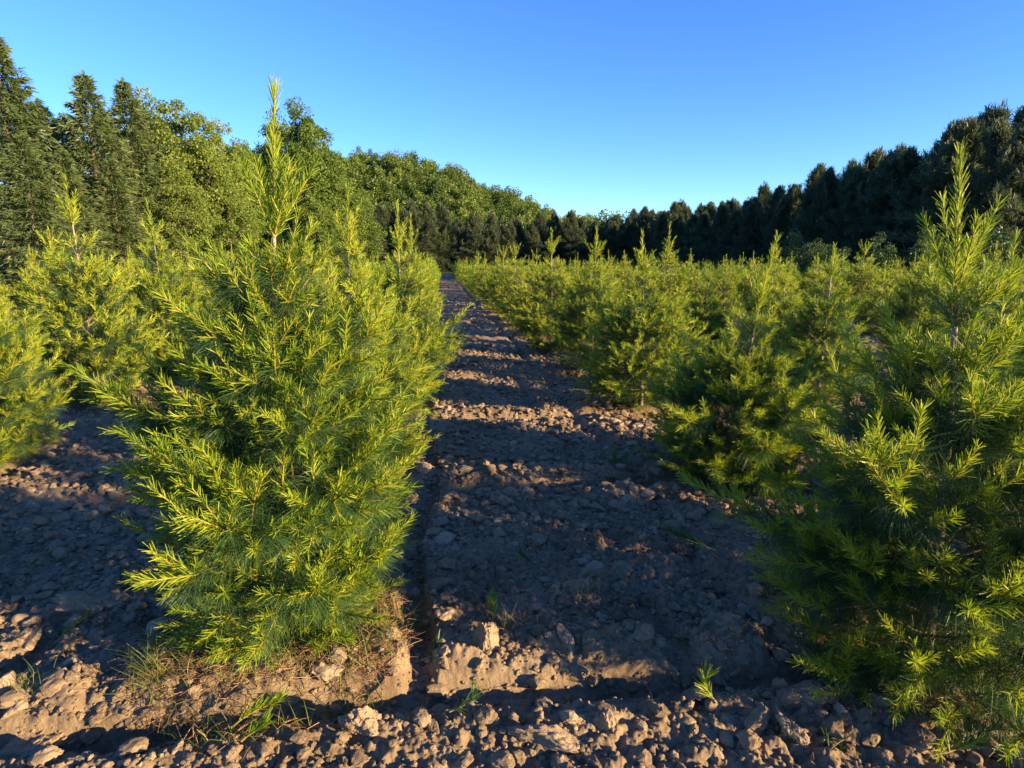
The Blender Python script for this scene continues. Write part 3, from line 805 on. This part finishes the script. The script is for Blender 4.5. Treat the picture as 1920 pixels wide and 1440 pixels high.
# ------------------------------------------------------------------ things lying and growing on the soil
def sprig_mesh(seed, L=.22, n=90, nl=.06, fork=0):
    rng = np.random.default_rng(seed); mb = MB()
    t = np.linspace(0, 1, 6)
    pts = np.stack([t * L, .03 * np.sin(t * 2.5 + seed), .012 + .03 * t * (1 - .3 * t)], 1)
    v, f = tubes(pts[:-1], pts[1:], np.linspace(.0035, .002, 5), np.linspace(.0032, .0017, 5), 6); mb.add(v, f, 1)
    u = rng.uniform(.15, 1, n); k = np.clip((u * 5).astype(int), 0, 4)
    p = pts[k] + (pts[k + 1] - pts[k]) * (u * 5 - k)[:, None]; d = unit(pts[k + 1] - pts[k])
    rad = unit(np.cross(d, rng.normal(size=(n, 3)))); rad[:, 2] = np.abs(rad[:, 2]) * .8
    th = np.radians(rng.uniform(25, 50, n))
    v, f = blades(p, unit(d * np.cos(th)[:, None] + rad * np.sin(th)[:, None]), nl * rng.uniform(.7, 1.2, n), .0038, rng); mb.add(v, f, 0, np.clip(rng.normal(.55, .2, n), 0, 1))
    return mb
def lay_sprig(px, py, ang, L, lab, seed, mat=None, n=90, nl=.06, tilt=0):
    x, y = ground(px, py)
    me = sprig_mesh(seed, L, n, nl).mesh('pine_sprig', [mat or M_NEW, M_SHOOT if mat is None else M_TWIG])
    o = put('pine_sprig', me, None, (x, y, gz(x, y, True) + .012)); o.rotation_euler = (0, -tilt, R(ang))
    tag(o, lab, 'pine sprig', 'cut pine sprigs on the soil')
lay_sprig(440, 1398, 32, .16, 'bright cut sprig lying on clods in front of the big pine', 1, tilt=.25)
lay_sprig(470, 1432, 60, .07, 'short sprig tuft at the bottom edge below the bright cut sprig', 2, n=60, nl=.05, tilt=.5)
lay_sprig(1365, 1275, 128, .22, 'dark green cut sprig slanting on the lit soil right of the path', 3, M_OLD, 110, .07, .25)
lay_sprig(1728, 1432, 8, .25, 'long green cut sprig at the bottom right edge', 4, M_OLD, 120, .05, .1)
lay_sprig(915, 1180, 50, .09, 'small bright sprig in dry weeds in the middle of the path', 5, None, 60, .05, .4)
lay_sprig(1335, 1352, 80, .08, 'upright green sprig tuft in front of the trench at the right', 6, None, 60, .05, .9)
lay_sprig(1340, 1060, 150, .24, 'dark drooping sprig beside the round brown stone', 7, M_OLD, 140, .08, .1)
lay_sprig(1590, 1300, 135, .2, 'greyish cut sprig near the corner of the right trench', 8, M_OLD, 110, .07, .1)
lay_sprig(850, 1375, 40, .08, 'tiny dark sprig on crumbs left of the lit clods', 9, M_OLD, 50, .05, .4)
lay_sprig(790, 1250, 20, .08, 'tiny green sprig beside the smooth track', 10, M_OLD, 50, .05, .3)
lay_sprig(100, 1205, 40, .12, 'thin green sprig on the lit clods at the left', 11, None, 60, .05, .2)
lay_sprig(1000, 1080, 150, .08, 'small dark sprig on the path in shade', 12, M_OLD, 60, .06, .4)
def tuft(px, py, n, hgt, spread, mat, lab, cat, name, seed, grp, w=.0022):
    x, y = ground(px, py); rng = np.random.default_rng(seed); mb = MB()
    p = np.stack([rng.normal(0, spread * .35, n), rng.normal(0, spread * .35, n), np.zeros(n)], 1)
    d = unit(np.stack([rng.normal(0, .5, n), rng.normal(0, .5, n), np.ones(n)], 1))
    v, f = blades(p, d, hgt * rng.uniform(.5, 1.15, n), w, rng, rng.uniform(0, .9, n), .3); a = rng.uniform(0, 1, n); mb.add(v, f, 0, np.concatenate([a, a]))
    o = put(name, mb.mesh(name, [mat]), None, (x, y, gz(x, y, True) - .01)); tag(o, lab, cat, grp)
tuft(295, 1310, 60, .15, .11, M_GRASS, 'wispy green grass tuft at the left corner of the front mound', 'grass tuft', 'grass_tuft', 1, None)
tuft(60, 1330, 40, .08, .1, M_GRASS, 'low grass tuft on the lit clods at the left edge', 'grass tuft', 'grass_tuft', 2, None)
tuft(1155, 880, 40, .16, .12, M_GRASS, 'small upright weed in shade at the middle of the path', 'weed', 'weed', 3, None, .006)
tuft(1090, 1130, 90, .1, .11, M_STRAW, 'dry brown weed clump in the middle of the path', 'weed', 'weed', 4, None)
tuft(960, 1200, 80, .1, .12, M_STRAW, 'straw coloured weed clump just left of the lit clods', 'weed', 'weed', 5, None)
tuft(1560, 1420, 16, .08, .05, M_SAPL, 'tiny green seedling at the bottom right', 'weed', 'weed', 6, None, .006)
tuft(1470, 1395, 18, .07, .06, M_SAPL, 'tiny seedling among the lit clods right of the centre', 'weed', 'weed', 7, None, .006)
tuft(1270, 1300, 14, .08, .04, M_SAPL, 'thin seedling at the edge of the lit trench', 'weed', 'weed', 8, None, .005)
tuft(1490, 1180, 60, .1, .1, M_GRASS, 'grass clump in shade under the left side of the right pine', 'grass tuft', 'grass_tuft', 9, None)
tuft(1630, 1290, 70, .09, .12, M_STRAW, 'dry grass clump at the front of the right mound', 'grass tuft', 'grass_tuft', 10, None)
RS, RF = rock_shapes(5, 8, 12, .13)
def clod(px, py, size, lab, k, sq=(1, 1, .7), rz=0, mat=None, name='soil_clod', cat='soil clod'):
    x, y = ground(px, py)
    V = RS[k % len(RS)] * size * np.array(sq)
    V = V * .8; V = V * (1 + .10 * fbm3(V / size * 5, 3 + k, 2) + .06 * fbm3(V / size * 14, 8 + k, 3))[:, None]
    o = put(name, add_mesh(name, V, [(RF, 0)], [mat or M_CLOD2], None, False), None, (x, y, gz(x, y, True) + size * sq[2] * .12)); o.rotation_euler = (random.Random(k).uniform(-.4, .4), random.Random(k + 9).uniform(-.4, .4), rz)
    tag(o, lab, cat)
clod(690, 1385, .1, 'large upright soil clod in front of the big pine', 0, (.9, .7, .95), .3)
clod(370, 1395, .085, 'flat oblong soil clod left of the bright cut sprig', 1, (1.3, .7, .6), .1)
clod(1275, 1045, .07, 'round brown stone half buried by the right edge of the path', 2, (1, .9, .85), 0, M_STONE, 'stone', 'stone')
clod(910, 1250, .095, 'tall grey clod left of the lit bank in the path', 3, (.75, .7, 1.1), .8)
clod(1060, 1240, .065, 'rounded lit clod on the bank above the trench', 4, (.8, .8, 1), .2)
clod(35, 1400, .11, 'long lit clod at the bottom left corner', 5, (1.5, .6, .55), .35)
clod(205, 1150, .12, 'big slab of turned soil left of the big pine base', 6, (1.5, .55, .6), .55)
clod(1520, 1330, .075, 'rounded crumbly clod before the right trench', 7, (1.1, .9, .8), 0)
clod(1040, 1410, .1, 'long lit clod at the bottom centre', 8, (1.6, .6, .5), -.1)
clod(1130, 1385, .06, 'pointed lit clod at the bottom centre', 9, (.7, .6, 1.2), 0)
clod(805, 890, .13, 'pale pointed slab of soil at the left edge of the path', 10, (.8, .5, 1.0), .6)
clod(1700, 1405, .09, 'shaded round stone at the bottom right', 11, (1, .9, .8), 0, M_STONE, 'stone', 'stone')
clod(1480, 1400, .07, 'lit lump of soil right of the upright sprig tuft', 12, (.8, .8, 1), .4)
clod(945, 955, .07, 'pale flat clod in the middle distance of the path', 13, (1.3, .8, .55), .2)
# dead needles, straw and grass on the mounds under the pines
def mounds():
    rng = np.random.default_rng(8); lit = MB(); gr = MB(); 
    for (s_, t_), n, sc in (((2.28, T_HERO), 9000, 1.2), ((2.09, T_RIGHT), 7000, 1.2), ((4.1, T_RIGHT), 900, 1.5), ((4.3, T_HERO), 500, 1.5), ((6.2, T_RIGHT), 400, 2), ((4.95, -3.6), 500, 1.5), ((6.7, -3.6), 500, 2)):
        a = rng.uniform(0, 6.28, n); r = .52 * rng.uniform(size=n) ** .6
        x, y = st(s_ + r * np.sin(a) * 1.1, t_ + r * np.cos(a))
        z = height(x, y)[0]
        P = np.stack([x, y, z + .006], 1)
        h = n * 3 // 4
        d = unit(np.stack([rng.normal(size=h), rng.normal(size=h), rng.uniform(-.1, .55, h)], 1))
        v, f = blades(P[:h], d, rng.uniform(.04, .1, h), .0014 * sc, rng, rng.uniform(0, .8, h)); q = rng.uniform(0, 1, h); lit.add(v, f, 0, np.concatenate([q, q]))
        k = n - h
        d = unit(np.stack([rng.normal(0, .6, k), rng.normal(0, .6, k), np.ones(k)], 1))
        v, f = blades(P[h:], d, rng.uniform(.05, .14, k), .0017 * sc, rng, rng.uniform(.1, 1.1, k), .2); q = rng.uniform(0, 1, k); gr.add(v, f, 0, np.concatenate([q, q]))
    n = 3500
    s_, t_ = rng.uniform(1.2, 14, n) ** 1.0, rng.uniform(-5, 3, n)
    k = vnoise(s_ * 1.6, t_ * 1.6, 71) > .55; s_, t_ = s_[k], t_[k]; n = len(s_)
    x, y = st(s_, t_); P = np.stack([x, y, height(x, y)[0] + .008], 1)
    d = unit(np.stack([rng.normal(size=n), rng.normal(size=n), rng.uniform(-.1, .6, n)], 1))
    v, f = blades(P, d, rng.uniform(.04, .13, n), .0022, rng, rng.uniform(0, 1, n)); q = rng.uniform(.2, 1, n); lit.add(v, f, 0, np.concatenate([q, q]))
    o = put('dead_needle_litter', lit.mesh('litter', [M_LITTER])); o['kind'] = 'stuff'; o['label'] = 'reddish dead needles and straw under the pines and on the path'
    n = 5200
    s_, t_ = rng.uniform(1.3, 12, n), rng.uniform(-4.5, 2.6, n)
    k = (vnoise(s_ * 2.6, t_ * 2.6, 171) > .74) | (rng.uniform(size=n) < .03); s_, t_ = s_[k], t_[k]; n = len(s_)
    x, y = st(s_, t_); P = np.stack([x, y, height(x, y)[0]], 1)
    d = unit(np.stack([rng.normal(0, .6, n), rng.normal(0, .6, n), np.ones(n)], 1))
    v, f = blades(P, d, rng.uniform(.02, .085, n), .0028, rng, rng.uniform(.1, 1.2, n), .2); q = rng.uniform(0, 1, n); gr.add(v, f, 0, np.concatenate([q, q]))
    # thin meadow strip beyond the left rows
    n = 26000
    s_, t_ = rng.uniform(8, 60, n), rng.uniform(-26, -14.8, n)
    x, y = st(s_, t_); P = np.stack([x, y, height(x, y, False)[0]], 1)
    d = unit(np.stack([rng.normal(0, .35, n), rng.normal(0, .35, n), np.ones(n)], 1))
    v, f = blades(P, d, rng.uniform(.2, .6, n), .012, rng, None, .2); gr.add(v, f, 1, rng.uniform(0, 1, n))
    o = put('grass', gr.mesh('grass', [M_GRASS, M_LEAF_Y])); o['kind'] = 'stuff'; o['label'] = 'thin green grass on the mounds and along the field edge'
mounds()

# ------------------------------------------------------------------ light, sky, camera
SUN_EL, SUN_AZ = R(11.8), R(115.5)               # azimuth to the right of +Y
sd = Vector((math.sin(SUN_AZ) * math.cos(SUN_EL), math.cos(SUN_AZ) * math.cos(SUN_EL), math.sin(SUN_EL)))
sl = bpy.data.lights.new('sun', 'SUN'); sl.energy = 5.0; sl.angle = R(.5); sl.color = (1.0, .7, .37)
so = put('sun', sl); so.rotation_euler = sd.to_track_quat('Z', 'Y').to_euler()
w = bpy.data.worlds.new('World'); SC.world = w; w.use_nodes = True
nt = w.node_tree; nt.nodes.clear()
sk = nt.nodes.new('ShaderNodeTexSky'); sk.sky_type = 'NISHITA'; sk.sun_disc = False
sk.sun_elevation = SUN_EL; sk.sun_rotation = SUN_AZ; sk.air_density = 1.0; sk.dust_density = 0; sk.ozone_density = 4; sk.altitude = 1500
bg = nt.nodes.new('ShaderNodeBackground'); bg.inputs['Strength'].default_value = .107
wo = nt.nodes.new('ShaderNodeOutputWorld')
hs = nt.nodes.new('ShaderNodeHueSaturation'); hs.inputs['Hue'].default_value = .514; hs.inputs['Saturation'].default_value = 1.13; nt.links.new(sk.outputs[0], hs.inputs['Color']); nt.links.new(hs.outputs[0], bg.inputs[0]); nt.links.new(bg.outputs[0], wo.inputs[0])
cd = bpy.data.cameras.new('camera'); cd.sensor_width = 36; cd.lens = 36 * F / 1920; cd.clip_start = .05; cd.clip_end = 5000
co = put('camera', cd, None, (0, 0, EYE)); co.rotation_euler = (R(90) - PITCH, 0, 0)
SC.camera = co
SC.view_settings.view_transform = 'Standard'; SC.view_settings.look = 'None'; SC.view_settings.gamma = 1; SC.view_settings.exposure = 1.85
SC.cycles.max_bounces = 6; SC.cycles.transmission_bounces = 4; SC.cycles.diffuse_bounces = 3
